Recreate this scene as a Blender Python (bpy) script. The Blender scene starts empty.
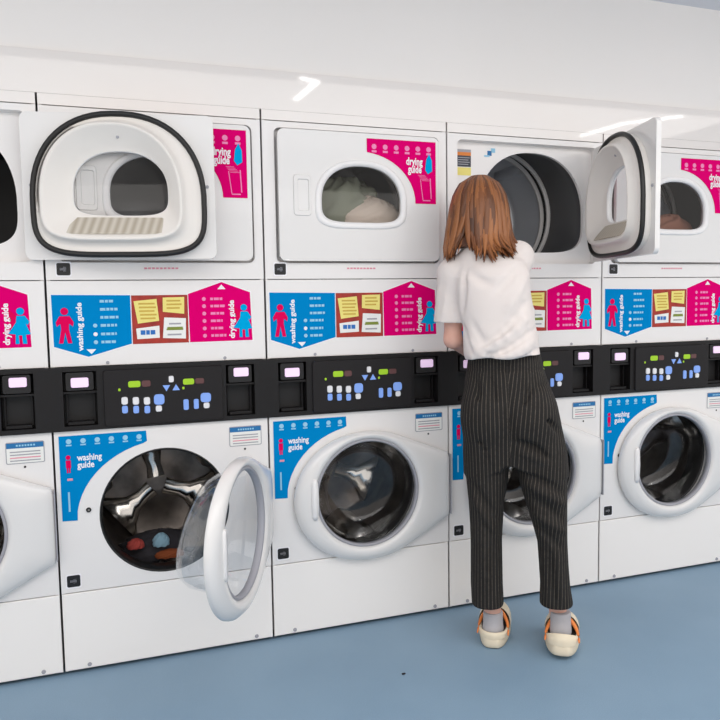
import bpy, bmesh, math, random
import numpy as np
from mathutils import Vector, Matrix
random.seed(7); rng = np.random.default_rng(7)
COL = bpy.context.scene.collection
PI = math.pi
W = 0.757                      # width of one stacked machine
Z_TOP, Z_SIGN1, Z_SIGN0, Z_PAN0, Z_KICK = 1.979, 1.3955, 1.0976, 0.8743, 0.2970
CEIL = 2.615

# ------------------------------------------------------------------ materials
def srgb(r, g, b):
    f = lambda c: c / 12.92 if c <= .04045 else ((c + .055) / 1.055) ** 2.4
    return (f(r / 255), f(g / 255), f(b / 255), 1)
def mat(name, col, rough=.5, metal=0, coat=0, spec=.5, emit=None, noise=None, bump=None):
    m = bpy.data.materials.new(name); m.use_nodes = True
    nt = m.node_tree; b = nt.nodes['Principled BSDF']
    b.inputs['Base Color'].default_value = col
    b.inputs['Roughness'].default_value = rough
    b.inputs['Metallic'].default_value = metal
    b.inputs['Coat Weight'].default_value = coat
    b.inputs['Coat Roughness'].default_value = .04
    b.inputs['Specular IOR Level'].default_value = spec
    if emit:
        b.inputs['Emission Color'].default_value = emit[0]; b.inputs['Emission Strength'].default_value = emit[1]
    tc = nt.nodes.new('ShaderNodeTexCoord')
    if noise:                                   # (scale, second colour, amount)
        n = nt.nodes.new('ShaderNodeTexNoise'); n.inputs['Scale'].default_value = noise[0]; n.inputs['Detail'].default_value = 5
        nt.links.new(tc.outputs['Object'], n.inputs['Vector'])
        mx = nt.nodes.new('ShaderNodeMix'); mx.data_type = 'RGBA'
        mp = nt.nodes.new('ShaderNodeMapRange'); mp.inputs['From Min'].default_value = .35; mp.inputs['From Max'].default_value = .65
        mp.inputs['To Max'].default_value = noise[2]
        nt.links.new(n.outputs['Fac'], mp.inputs['Value']); nt.links.new(mp.outputs['Result'], mx.inputs['Factor'])
        mx.inputs['A'].default_value = col; mx.inputs['B'].default_value = noise[1]
        nt.links.new(mx.outputs['Result'], b.inputs['Base Color'])
    if bump:                                    # (scale, strength)
        n = nt.nodes.new('ShaderNodeTexNoise'); n.inputs['Scale'].default_value = bump[0]; n.inputs['Detail'].default_value = 3
        nt.links.new(tc.outputs['Object'], n.inputs['Vector'])
        bp = nt.nodes.new('ShaderNodeBump'); bp.inputs['Strength'].default_value = bump[1]; bp.inputs['Distance'].default_value = .002
        nt.links.new(n.outputs['Fac'], bp.inputs['Height']); nt.links.new(bp.outputs['Normal'], b.inputs['Normal'])
    return m
def glass(name, tint, ior=1.45, rough=.02, refl=1.0):
    m = bpy.data.materials.new(name); m.use_nodes = True
    nt = m.node_tree; nt.nodes.clear()
    out = nt.nodes.new('ShaderNodeOutputMaterial'); mx = nt.nodes.new('ShaderNodeMixShader')
    t = nt.nodes.new('ShaderNodeBsdfTransparent'); g = nt.nodes.new('ShaderNodeBsdfGlossy'); lw = nt.nodes.new('ShaderNodeLayerWeight'); fr = nt.nodes.new('ShaderNodeMapRange')
    t.inputs['Color'].default_value = tint; g.inputs['Roughness'].default_value = rough; lw.inputs['Blend'].default_value = .22; fr.inputs['To Min'].default_value = .035; fr.inputs['To Max'].default_value = .55; nt.links.new(lw.outputs['Facing'], fr.inputs['Value'])
    g.inputs['Color'].default_value = (refl, refl, refl, 1)
    nt.links.new(fr.outputs[0], mx.inputs[0]); nt.links.new(t.outputs[0], mx.inputs[1]); nt.links.new(g.outputs[0], mx.inputs[2])
    nt.links.new(mx.outputs[0], out.inputs[0]); return m

M = dict(
    white=mat('white_enamel', srgb(238, 235, 233), .28, coat=.25),
    kick_white=mat('kick_enamel', srgb(250, 246, 242), .35, coat=.15),
    white_door=mat('white_door_enamel', srgb(231, 229, 227), .25, coat=.3),
    white_plastic=mat('white_plastic', srgb(242, 240, 239), .3),
    liner=mat('warm_white_liner', srgb(236, 231, 225), .4),
    seam=mat('dark_seam', srgb(70, 68, 68), .7),
    black=mat('black_plastic', srgb(24, 22, 23), .5, spec=.3, bump=(900, .15)),
    black2=mat('charcoal_panel', srgb(36, 34, 35), .5, spec=.2),
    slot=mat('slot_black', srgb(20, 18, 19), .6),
    rubber=mat('black_rubber', srgb(20, 19, 19), .45),
    screen=mat('pale_pink_screen', srgb(238, 212, 240), .3, emit=(srgb(240, 205, 242), .35)),
    lime=mat('lime_display', srgb(150, 190, 30), .5, emit=(srgb(150, 205, 20), .25)),
    amber=mat('dim_red_display', srgb(96, 58, 58), .4),
    btn_blue=mat('blue_button', srgb(125, 160, 225), .4, emit=(srgb(115, 150, 225), .25)),
    btn_white=mat('white_button', srgb(235, 235, 238), .4),
    blue=mat('sign_blue', srgb(0, 134, 200), .6, spec=.02), pink=mat('sign_pink', srgb(226, 0, 112), .6, spec=.02),
    red=mat('figure_pink', srgb(228, 10, 88), .6, spec=.02), cyan=mat('figure_cyan', srgb(0, 168, 225), .6, spec=.02),
    ink=mat('print_white', srgb(245, 243, 246), .5), ink_soft=mat('print_pale_blue', srgb(150, 205, 232), .5),
    ink_rose=mat('print_rose', srgb(244, 135, 190), .5),
    board=mat('board_red', srgb(178, 44, 26), .5, noise=(30, srgb(120, 20, 14), .6)),
    note_y=mat('note_yellow', srgb(240, 226, 128), .6), note_w=mat('note_white', srgb(240, 240, 236), .6),
    note_t=mat('note_print', srgb(205, 170, 70), .6), note_g=mat('note_green', srgb(125, 140, 50), .6), note_b=mat('note_blue', srgb(35, 110, 190), .6),
    dkblue=mat('notice_blue', srgb(20, 112, 172), .5), grey_print=mat('grey_print', srgb(165, 165, 172), .6), red_print=mat('red_print', srgb(228, 150, 165), .6),
    badge=mat('badge_black', srgb(18, 18, 20), .5),
    orange=mat('label_orange', srgb(225, 130, 50), .5), dark_label=mat('label_dark', srgb(58, 62, 72), .5),
    steel=mat('drum_steel', srgb(205, 200, 194), .3, metal=1, noise=(14, srgb(150, 142, 134), .5)),
    dark_steel=mat('dark_steel', srgb(118, 110, 104), .36, metal=.85, noise=(9, srgb(64, 60, 58), .7)), chrome=mat('bright_steel', srgb(220, 216, 210), .16, metal=1),
    drum_dark=mat('drum_charcoal', srgb(78, 78, 79), .4, metal=.1), drum_grey=mat('drum_grey', srgb(196, 199, 204), .34, metal=.35),
    ring=mat('drum_ring', srgb(214, 212, 210), .5),
    lint=mat('lint_mesh', srgb(196, 187, 172), .7),
    pane=glass('dryer_window_glass', (.88, .88, .88, 1), refl=.35), pane_clear=glass('clear_plastic', (.93, .94, .96, 1), 1.4),
    bowl=glass('washer_glass', (.93, .94, .95, 1), 1.5),
)
# hatch for the lint screen
nt = M['lint'].node_tree; wv = nt.nodes.new('ShaderNodeTexWave'); wv.inputs['Scale'].default_value = 22; wv.bands_direction = 'DIAGONAL'
tc = nt.nodes.new('ShaderNodeTexCoord'); nt.links.new(tc.outputs['Object'], wv.inputs['Vector'])
cr = nt.nodes.new('ShaderNodeValToRGB'); cr.color_ramp.elements[0].color = srgb(176, 166, 150); cr.color_ramp.elements[1].color = srgb(206, 199, 186)
nt.links.new(wv.outputs['Fac'], cr.inputs[0]); nt.links.new(cr.outputs[0], nt.nodes['Principled BSDF'].inputs['Base Color'])

# ------------------------------------------------------------------ mesh helpers
ORG = {}                       # parts whose own origin is a hinge: their sub-parts share it
class MB:
    """collects shapes into one mesh (one part)"""
    def __init__(s): s.v = []; s.f = []; s.m = []; s.mats = []; s.smooth = []
    def mi(s, m):
        if m not in s.mats: s.mats.append(m)
        return s.mats.index(m)
    def add(s, vs, fs, m, smooth=False):
        o = len(s.v); s.v += [tuple(p) for p in vs]
        for f in fs: s.f.append([i + o for i in f]); s.m.append(s.mi(m)); s.smooth.append(smooth)
    def box(s, x0, x1, y0, y1, z0, z1, m):
        vs = [(x, y, z) for x in (x0, x1) for y in (y0, y1) for z in (z0, z1)]
        s.add(vs, [(0, 1, 3, 2), (4, 6, 7, 5), (0, 4, 5, 1), (2, 3, 7, 6), (0, 2, 6, 4), (1, 5, 7, 3)], m)
    def loft(s, loops, m, closed=True, cap0=False, cap1=False, smooth=True, mats=None):
        n = len(loops[0]); vs = [p for l in loops for p in l]
        for a in range(len(loops) - 1):
            fs = [(a * n + i, a * n + (i + 1) % n, (a + 1) * n + (i + 1) % n, (a + 1) * n + i) for i in range(n if closed else n - 1)]
            o = len(s.v)
            if a == 0: base = o; s.v += [tuple(p) for p in vs]
            for f in fs: s.f.append([i + base for i in f]); s.m.append(s.mi(mats[a] if mats else m)); s.smooth.append(smooth)
        if cap0: s.f.append([base + i for i in range(n)][::-1]); s.m.append(s.mi(m)); s.smooth.append(False)
        if cap1: s.f.append([base + (len(loops) - 1) * n + i for i in range(n)]); s.m.append(s.mi(m)); s.smooth.append(False)
    def tube(s, pts, r, m, n=8, closed=False):
        pts = [Vector(p) for p in pts]; loops = []; L = len(pts)
        for i, p in enumerate(pts):
            a = pts[(i - 1) % L] if closed or i else pts[0]; b = pts[(i + 1) % L] if closed or i < L - 1 else pts[-1]
            t = (b - a).normalized(); u = t.orthogonal().normalized() if abs(t.y) > .9 else t.cross(Vector((0, 1, 0))).normalized(); w = t.cross(u)
            rr = r[i] if hasattr(r, '__len__') else r
            loops.append([p + u * rr * math.cos(2 * PI * k / n) + w * rr * math.sin(2 * PI * k / n) for k in range(n)])
        if closed: loops.append(loops[0])
        s.loft(loops, m, cap0=not closed, cap1=not closed)
    def build(s, name, parent=None, origin=(0, 0, 0), bevel=0):
        me = bpy.data.meshes.new(name); sub = parent is not None and parent.name in ORG; ox, oy, oz = ORG[parent.name] if sub else origin
        me.from_pydata([(x - ox, y - oy, z - oz) for x, y, z in s.v], [], s.f)
        for mt in s.mats: me.materials.append(M[mt] if isinstance(mt, str) else mt)
        me.polygons.foreach_set('material_index', s.m); me.polygons.foreach_set('use_smooth', s.smooth)
        bm = bmesh.new(); bm.from_mesh(me); bmesh.ops.recalc_face_normals(bm, faces=bm.faces)
        bm.to_mesh(me); bm.free(); me.update()
        o = bpy.data.objects.new(name, me); COL.objects.link(o); o.location = (0, 0, 0) if sub else origin
        if not sub and tuple(origin) != (0, 0, 0): ORG[o.name] = origin
        if parent: o.parent = parent
        if bevel:
            md = o.modifiers.new('bevel', 'BEVEL'); md.width = bevel; md.segments = 2; md.limit_method = 'ANGLE'
        return o
def dloop(cx, zm, hw, zt, zb, y, n=64, et=2.25, eb=4.2):
    o = []
    for i in range(n):
        t = 2 * PI * (i + .5) / n; c, s_ = math.cos(t), math.sin(t); e = et if s_ >= 0 else eb; h = zt - zm if s_ >= 0 else zm - zb
        o.append((cx + hw * math.copysign(abs(c) ** (2 / e), c), y, zm + h * math.copysign(abs(s_) ** (2 / e), s_)))
    return o
def circ(cx, cz, r, y, n=64): return [(cx + r * math.cos(2 * PI * (i + .5) / n), y, cz + r * math.sin(2 * PI * (i + .5) / n)) for i in range(n)]
def rrect(x0, x1, z0, z1, r, y, k=6):
    o = []
    for cx, cz, a0 in ((x1 - r, z1 - r, 0), (x0 + r, z1 - r, 90), (x0 + r, z0 + r, 180), (x1 - r, z0 + r, 270)):
        for i in range(k + 1):
            a = math.radians(a0 + 90 * i / k); o.append((cx + r * math.cos(a), y, cz + r * math.sin(a)))
    return o
def plate_hole(mb, outer, inner, y0, y1, m, mi=None):
    """flat plate between two closed outlines (lists of x,y,z), front at y0, back at y1"""
    cx = sum(p[0] for p in inner) / len(inner); cz = sum(p[2] for p in inner) / len(inner)
    ang = lambda p: math.atan2(p[2] - cz, p[0] - cx) % (2 * PI)
    def cast(poly, a):
        dx, dz = math.cos(a), math.sin(a); best = None
        for i in range(len(poly)):
            p, q = poly[i], poly[(i + 1) % len(poly)]; ex, ez = q[0] - p[0], q[2] - p[2]; den = dx * ez - dz * ex
            if abs(den) < 1e-12: continue
            t = ((p[0] - cx) * ez - (p[2] - cz) * ex) / den; u = ((p[0] - cx) * dz - (p[2] - cz) * dx) / den
            if t > 0 and -1e-6 <= u <= 1 + 1e-6 and (best is None or t > best): best = t
        return cx + dx * best, cz + dz * best
    A = sorted(set([round(ang(p), 5) for p in inner] + [round(ang(p), 5) for p in outer]))
    A = [a for i, a in enumerate(A) if i == 0 or a - A[i - 1] > 1e-4]
    O = [cast(outer, a) for a in A]; I = [cast(inner, a) for a in A]
    L = lambda P, y: [(x, y, z) for x, z in P]
    mb.loft([L(O, y0), L(I, y0)], m, smooth=False); mb.loft([L(I, y0), L(I, y1)], mi or m, smooth=True)
    mb.loft([L(I, y1), L(O, y1)], m, smooth=False); mb.loft([L(O, y1), L(O, y0)], m, smooth=False)

class Decal(MB):
    """flat print on a surface facing -y; each layer lies a little in front of the one below"""
    def __init__(s, y): super().__init__(); s.y = y
    def Y(s, l): return s.y - .0006 - .0005 * l
    def poly(s, pts, m, l=1): s.add([(x, s.Y(l), z) for x, z in pts], [tuple(range(len(pts)))], m)
    def rect(s, x0, x1, z0, z1, m, l=1): s.poly([(x0, z0), (x1, z0), (x1, z1), (x0, z1)], m, l)
    def disc(s, x, z, r, m, l=1, n=16, sz=1): s.poly([(x + r * math.cos(2 * PI * i / n), z + r * sz * math.sin(2 * PI * i / n)) for i in range(n)], m, l)
    def line(s, a, b, w, m, l=1):
        dx, dz = b[0] - a[0], b[1] - a[1]; L = math.hypot(dx, dz); nx, nz = -dz / L * w / 2, dx / L * w / 2
        s.poly([(a[0] + nx, a[1] + nz), (b[0] + nx, b[1] + nz), (b[0] - nx, b[1] - nz), (a[0] - nx, a[1] - nz)], m, l)
    def text(s, body, x, z, size, m, l=2, rot=0, bold=.0, width=None):
        cu = bpy.data.curves.new('lettering', 'FONT'); cu.body = body; cu.size = 1; cu.offset = bold; cu.resolution_u = 3; cu.align_x = 'CENTER'; cu.align_y = 'CENTER'
        ob = bpy.data.objects.new('lettering', cu); COL.objects.link(ob)
        me = bpy.data.meshes.new_from_object(ob.evaluated_get(bpy.context.evaluated_depsgraph_get()))
        vs = [v.co.copy() for v in me.vertices]; sx = size
        if width and vs: sx = width / (max(v.x for v in vs) - min(v.x for v in vs))
        c, sn = math.cos(rot), math.sin(rot)
        s.add([(x + v.x * sx * c - v.y * size * sn, s.Y(l), z + v.x * sx * sn + v.y * size * c) for v in vs], [tuple(p.vertices) for p in me.polygons], m)
        bpy.data.objects.remove(ob); bpy.data.meshes.remove(me); bpy.data.curves.remove(cu)
    def man(s, x, z, h, m, l=2):
        """standing pictogram, z at its middle"""
        k = h; P = lambda L: [(x + a * k, z + b * k) for a, b in L]
        s.disc(x, z + .40 * k, .10 * k, m, l)
        s.poly(P([(-.13, .27), (.13, .27), (.23, .10), (.21, -.02), (.11, .06), (.10, -.10), (.17, -.48), (.06, -.48), (0, -.17), (-.06, -.48), (-.17, -.48), (-.10, -.10), (-.11, .06), (-.21, -.02), (-.23, .10)]), m, l)
    def woman(s, x, z, h, m, l=2):
        k = h; P = lambda L: [(x + a * k, z + b * k) for a, b in L]
        s.disc(x, z + .40 * k, .10 * k, m, l)
        s.poly(P([(-.10, .28), (.11, .28), (.22, .12), (.17, .02), (.12, .08), (.24, -.22), (.12, -.24), (.14, -.48), (.03, -.48), (.02, -.25), (-.06, -.25), (-.05, -.48), (-.15, -.48), (-.14, -.22), (-.32, -.20), (-.12, .10)]), m, l)

# ------------------------------------------------------------------ object helpers
def tag(o, label=None, cat=None, group=None, kind=None):
    for k, v in (('label', label), ('category', cat), ('group', group), ('kind', kind)):
        if v: o[k] = v
    return o
def empty(name, loc=(0, 0, 0)):
    o = bpy.data.objects.new(name, None); COL.objects.link(o); o.location = loc; o.empty_display_size = .1; return o
def copy_tree(o, parent=None):
    c = o.copy(); COL.objects.link(c); c.parent = parent
    for ch in [q for q in bpy.data.objects if q.parent == o]: copy_tree(ch, c)
    return c
def kids(o): return [q for q in bpy.data.objects if q.parent == o]
def stem(o): return o.name.split('.')[0]
#PARTS
# ------------------------------------------------------------------ the room
def struct(name, mb, **k): return tag(mb.build(name, **k), kind='structure')
floor_m = mat('blue_vinyl', srgb(126, 154, 177), .55, noise=(2.2, srgb(136, 163, 185), .8))
nt = floor_m.node_tree; b = nt.nodes['Principled BSDF']
sp = nt.nodes.new('ShaderNodeTexNoise'); sp.inputs['Scale'].default_value = 320; tcn = nt.nodes.new('ShaderNodeTexCoord'); nt.links.new(tcn.outputs['Object'], sp.inputs['Vector'])
mr = nt.nodes.new('ShaderNodeMapRange'); mr.inputs['From Min'].default_value = .35; mr.inputs['From Max'].default_value = .65; mr.inputs['To Min'].default_value = .93; mr.inputs['To Max'].default_value = 1.06
nt.links.new(sp.outputs['Fac'], mr.inputs['Value']); hs = nt.nodes.new('ShaderNodeHueSaturation'); nt.links.new(mr.outputs['Result'], hs.inputs['Value'])
src = b.inputs['Base Color'].links[0].from_socket; nt.links.new(src, hs.inputs['Color']); nt.links.new(hs.outputs['Color'], b.inputs['Base Color'])
M['floor'] = floor_m
M['wall'] = mat('wall_paint', srgb(243, 239, 235), .6, noise=(1.2, srgb(239, 235, 231), .6))
M['fascia'] = mat('gloss_fascia', srgb(238, 232, 227), .05, coat=.4, noise=(.9, srgb(230, 225, 221), .6))
M['ceiling'] = mat('ceiling_paint', srgb(222, 223, 228), .7, noise=(1, srgb(217, 218, 224), .5))
XL, XR, YB = -3.2, 6.2, -4.4
mb = MB(); mb.box(XL, XR, YB, .75, -.06, 0, 'floor'); struct('floor', mb)
mb = MB(); mb.box(XL, XR, -3.3, .9, CEIL, CEIL + .06, 'ceiling'); struct('ceiling', mb)
mb = MB(); mb.box(XL, XR, .012, .1, 2.162, CEIL, 'wall'); struct('wall_front', mb)
mb = MB(); mb.box(XL, XR, .0, .1, 2.0195, 2.1615, 'fascia'); struct('trim_1', mb)
mb = MB(); mb.box(XL, -W - .004, .0, .06, 0, 2.02, 'wall'); struct('wall_left', mb)
mb = MB(); mb.box(4 * W + .004, XR, .0, .06, 0, 2.02, 'wall'); struct('wall_right', mb)
mb = MB(); mb.box(XL, XR, .76, .82, 0, CEIL, 'seam'); struct('wall_back', mb)

# ------------------------------------------------------------------ one stacked machine, origin at its front left foot
DCX, DCZ = .383, 1.70                                   # dryer axis
HCX, HCZ = .370, .560                                   # washer hole
GCX, GCZ = .388, .552                                   # washer door glass
HINGE_D, HINGE_W = (.708, -.012, 1.70), (.752, -.014, .55)
def cabinet(T):
    mb = MB(); g = .0035
    mb.box(g, g + .012, .006, .70, .012, 2.018, 'white'); mb.box(W - g - .012, W - g, .006, .70, .012, 2.018, 'white')
    mb.box(g, W - g, .68, .70, .012, 2.018, 'white'); mb.box(g, W - g, .012, .70, .012, .03, 'seam'); mb.box(g, W - g, .05, .70, 1.27, 1.285, 'seam')
    mb.box(g, W - g, .03, .70, 2.006, 2.018, 'white')
    mb.build('cabinet', T)
    mb = MB(); mb.box(g, W - g, .0, .03, Z_TOP + .0035, 2.0188, 'fascia'); mb.build('top_strip', T)
    for x in (.075, .69):
        mb = MB(); mb.loft([circ(x, .006, .022, .04, 16), circ(x, .006, .022, .10, 16)], 'rubber', cap0=True, cap1=True)
        mb.box(x - .02, x + .02, .03, .11, 0, .03, 'rubber'); mb.build('foot', T)
    mb = MB(); mb.box(g, W - g, .001, .025, .014, Z_KICK - .002, 'kick_white'); kp = mb.build('kick_panel', T, bevel=.003)
    for x in (.085, .69):
        mb = MB(); mb.loft([circ(x, .028, .0075, .001, 14), circ(x, .028, .0065, -.003, 14)], 'grey_print', cap1=True); mb.build('screw', kp)
def round_badge(T, x, z):
    d = Decal(-.0005); d.poly([(p[0], p[2]) for p in rrect(x - .026, x + .026, z - .026, z + .026, .006, 0)], 'ink', 0)
    d.poly([(p[0], p[2]) for p in rrect(x - .022, x + .022, z - .021, z + .021, .006, 0)], 'badge', 1)
    d.rect(x - .012, x + .010, z - .004, z + .004, 'grey_print'); d.rect(x - .001, x + .008, z - .008, z + .008, 'grey_print')
    d.build('number_badge', T)
def dryer_front(T):
    mb = MB(); g = .0035
    rec = lambda y: rrect(.048, .722, 1.457, 1.957, .022, y)
    plate_hole(mb, [(g, 0, 1.3975), (W - g, 0, 1.3975), (W - g, 0, Z_TOP), (g, 0, Z_TOP)], rec(0), .0, .038, 'white')
    plate_hole(mb, rrect(.04, .73, 1.45, 1.965, .022, 0), dloop(.420, 1.66, .260, 1.927, 1.506, 0), .036, .05, 'white')
    fr = mb.build('dryer_front', T)
    d = Decal(0); 
    for i in range(9): d.rect(.325 + i * .0135, .335 + i * .0135, 1.434, 1.440, 'red_print')
    d.build('caption', fr)
    round_badge(T, .060, 1.434)
    # drum: black throat, two bright rings, steel barrel
    mb = MB(); n = 64
    mb.loft([dloop(.420, 1.66, .260, 1.927, 1.506, .051), dloop(.420, 1.66, .264, 1.935, 1.495, .09), circ(.41, 1.70, .302, .18), circ(.41, 1.70, .302, .33)], 'drum_dark')
    mb.loft([circ(.41, 1.70, .302, .33), circ(.41, 1.70, .284, .326), circ(.41, 1.70, .284, .340), circ(.41, 1.70, .301, .341), circ(.41, 1.70, .301, .385), circ(.41, 1.70, .283, .381), circ(.41, 1.70, .283, .396), circ(.41, 1.70, .301, .397)],
            'rubber', mats=['ring', 'ring', 'rubber', 'rubber', 'ring', 'ring', 'rubber'])
    mb.loft([circ(.41, 1.70, .301, .397), circ(.41, 1.70, .299, .62), circ(.41, 1.70, .25, .64), circ(.41, 1.70, .16, .63), circ(.41, 1.70, .03, .63)], 'drum_grey', cap1=True)
    dr = mb.build('dryer_drum', T)
    for k in range(3):
        a = 2 * PI * k / 3 + .9; mb = MB(); L = []
        for y in (.40, .42, .60, .62):
            r = .301 if y in (.40, .62) else .262
            L.append([(.41 + r1 * math.cos(a + da), y, 1.70 + r1 * math.sin(a + da)) for r1, da in ((.305, -.10), (r, -.035), (r, .035), (.305, .10))])
        mb.loft(L, 'drum_grey', closed=False); mb.build('baffle', dr)
def dryer_door(T):
    mb = MB(); x0, x1, z0, z1 = .056, .712, 1.464, 1.950
    hole = dloop(DCX, 1.69, .165, 1.828, 1.608, 0)
    plate_hole(mb, rrect(x0, x1, z0, z1, .025, 0), hole, -.022, -.004, 'white_door')
    # inner liner funnel that faces the drum
    lip = lambda k, y: dloop(DCX, 1.655, .285 + k, 1.938 + k, 1.482 - k, y)
    mb.loft([lip(.004, -.004), lip(.006, .022), lip(0, .027), lip(-.012, .024), dloop(.398, 1.657, .258, 1.922, 1.510, .024), dloop(.404, 1.66, .243, 1.914, 1.520, .034), dloop(.406, 1.66, .238, 1.910, 1.524, .052), dloop(.405, 1.66, .232, 1.904, 1.530, .055), dloop(.404, 1.66, .225, 1.898, 1.536, .050), dloop(.392, 1.68, .182, 1.848, 1.588, .006), dloop(DCX, 1.69, .163, 1.826, 1.61, -.003)], 'liner')
    door = mb.build('dryer_door', T, origin=HINGE_D)
    mb = MB(); mb.tube(lip(.004, .0265), .0098, 'rubber', closed=True); mb.build('gasket', door)
    mb = MB(); R = lambda hw, zt, zb, y: dloop(DCX, 1.69, hw, zt, zb, y)
    mb.loft([R(.188, 1.848, 1.586, -.022), R(.186, 1.846, 1.588, -.027), R(.180, 1.841, 1.593, -.030), R(.172, 1.835, 1.601, -.029), R(.162, 1.825, 1.611, -.026), R(.162, 1.825, 1.611, -.004), R(.175, 1.838, 1.598, -.004)], 'white_plastic'); mb.build('window_rim', door)
    mb = MB(); mb.loft([R(.1635, 1.827, 1.609, -.016), R(.02, 1.70, 1.68, -.016)], 'pane', smooth=False, cap1=True); mb.build('window_pane', door)
    mb = MB(); mb.loft([rrect(.112, .180, 1.632, 1.784, .012, -.022), rrect(.114, .178, 1.634, 1.782, .012, -.027), rrect(.128, .172, 1.65, 1.768, .008, -.027), rrect(.130, .170, 1.653, 1.765, .008, -.021), rrect(.145, .166, 1.665, 1.755, .005, -.0215)], 'white_door', cap1=True, smooth=False)
    mb.build('door_handle', door)
    mb = MB(); mb.add([(DCX - .150, .004, 1.604), (DCX + .150, .004, 1.604), (.404 + .175, .046, 1.549), (.404 - .165, .046, 1.549), (DCX - .150, .004, 1.600), (DCX + .150, .004, 1.600), (.404 + .175, .046, 1.545), (.404 - .165, .046, 1.545)],
           [(0, 1, 2, 3), (4, 7, 6, 5), (0, 4, 5, 1), (1, 5, 6, 2), (2, 6, 7, 3), (3, 7, 4, 0)], 'lint'); mb.build('lint_screen', door)
    for p in ((DCX - .301, .001, 1.71), (DCX + .301, .001, 1.71), (DCX - .135, .022, 1.845), (DCX + .150, .022, 1.845), (DCX, .026, 1.868)):
        mb = MB(); mb.loft([circ(p[0], p[2], .006, p[1] - .006, 10), circ(p[0], p[2], .005, p[1], 10)], 'grey_print', cap1=True); mb.build('screw', door)
    d = Decal(-.022); arc = [(.383 + .225 * math.cos(a), 1.690 + .190 * math.sin(a)) for a in [math.radians(q) for q in range(0, 84, 6)]]
    d.poly([(.406, 1.932), (.406, 1.880)] + arc[::-1] + [(.606, 1.690), (.697, 1.690), (.697, 1.932)], 'pink', 1)
    for i in range(6):
        x = .436 + i * .046; d.disc(x, 1.902, .010, 'ink_rose', 2); d.rect(x - .010, x + .010, 1.880, 1.888, 'ink_rose', 2)
    d.text('drying', .604, 1.852, .040, 'ink', 3, bold=.03, width=.070); d.text('guide', .606, 1.822, .040, 'ink', 3, bold=.03, width=.058)
    d.disc(.664, 1.838, .020, 'red', 2, sz=1.7); d.poly([(.668, 1.885), (.655, 1.862), (.650, 1.822), (.662, 1.806), (.681, 1.818), (.680, 1.860)], 'cyan', 3)
    for i in range(5): d.rect(.620 + .004 * i, .650 + .005 * i, 1.800 - i * .005, 1.8015 - i * .005, 'ink_rose', 2)
    d.line((.672, 1.79), (.676, 1.71), .004, 'ink_rose', 2); d.line((.630, 1.785), (.640, 1.705), .003, 'ink_rose', 2); d.line((.640, 1.703), (.672, 1.703), .004, 'ink_rose', 2)
    d.build('drying_guide_label', door)
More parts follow.
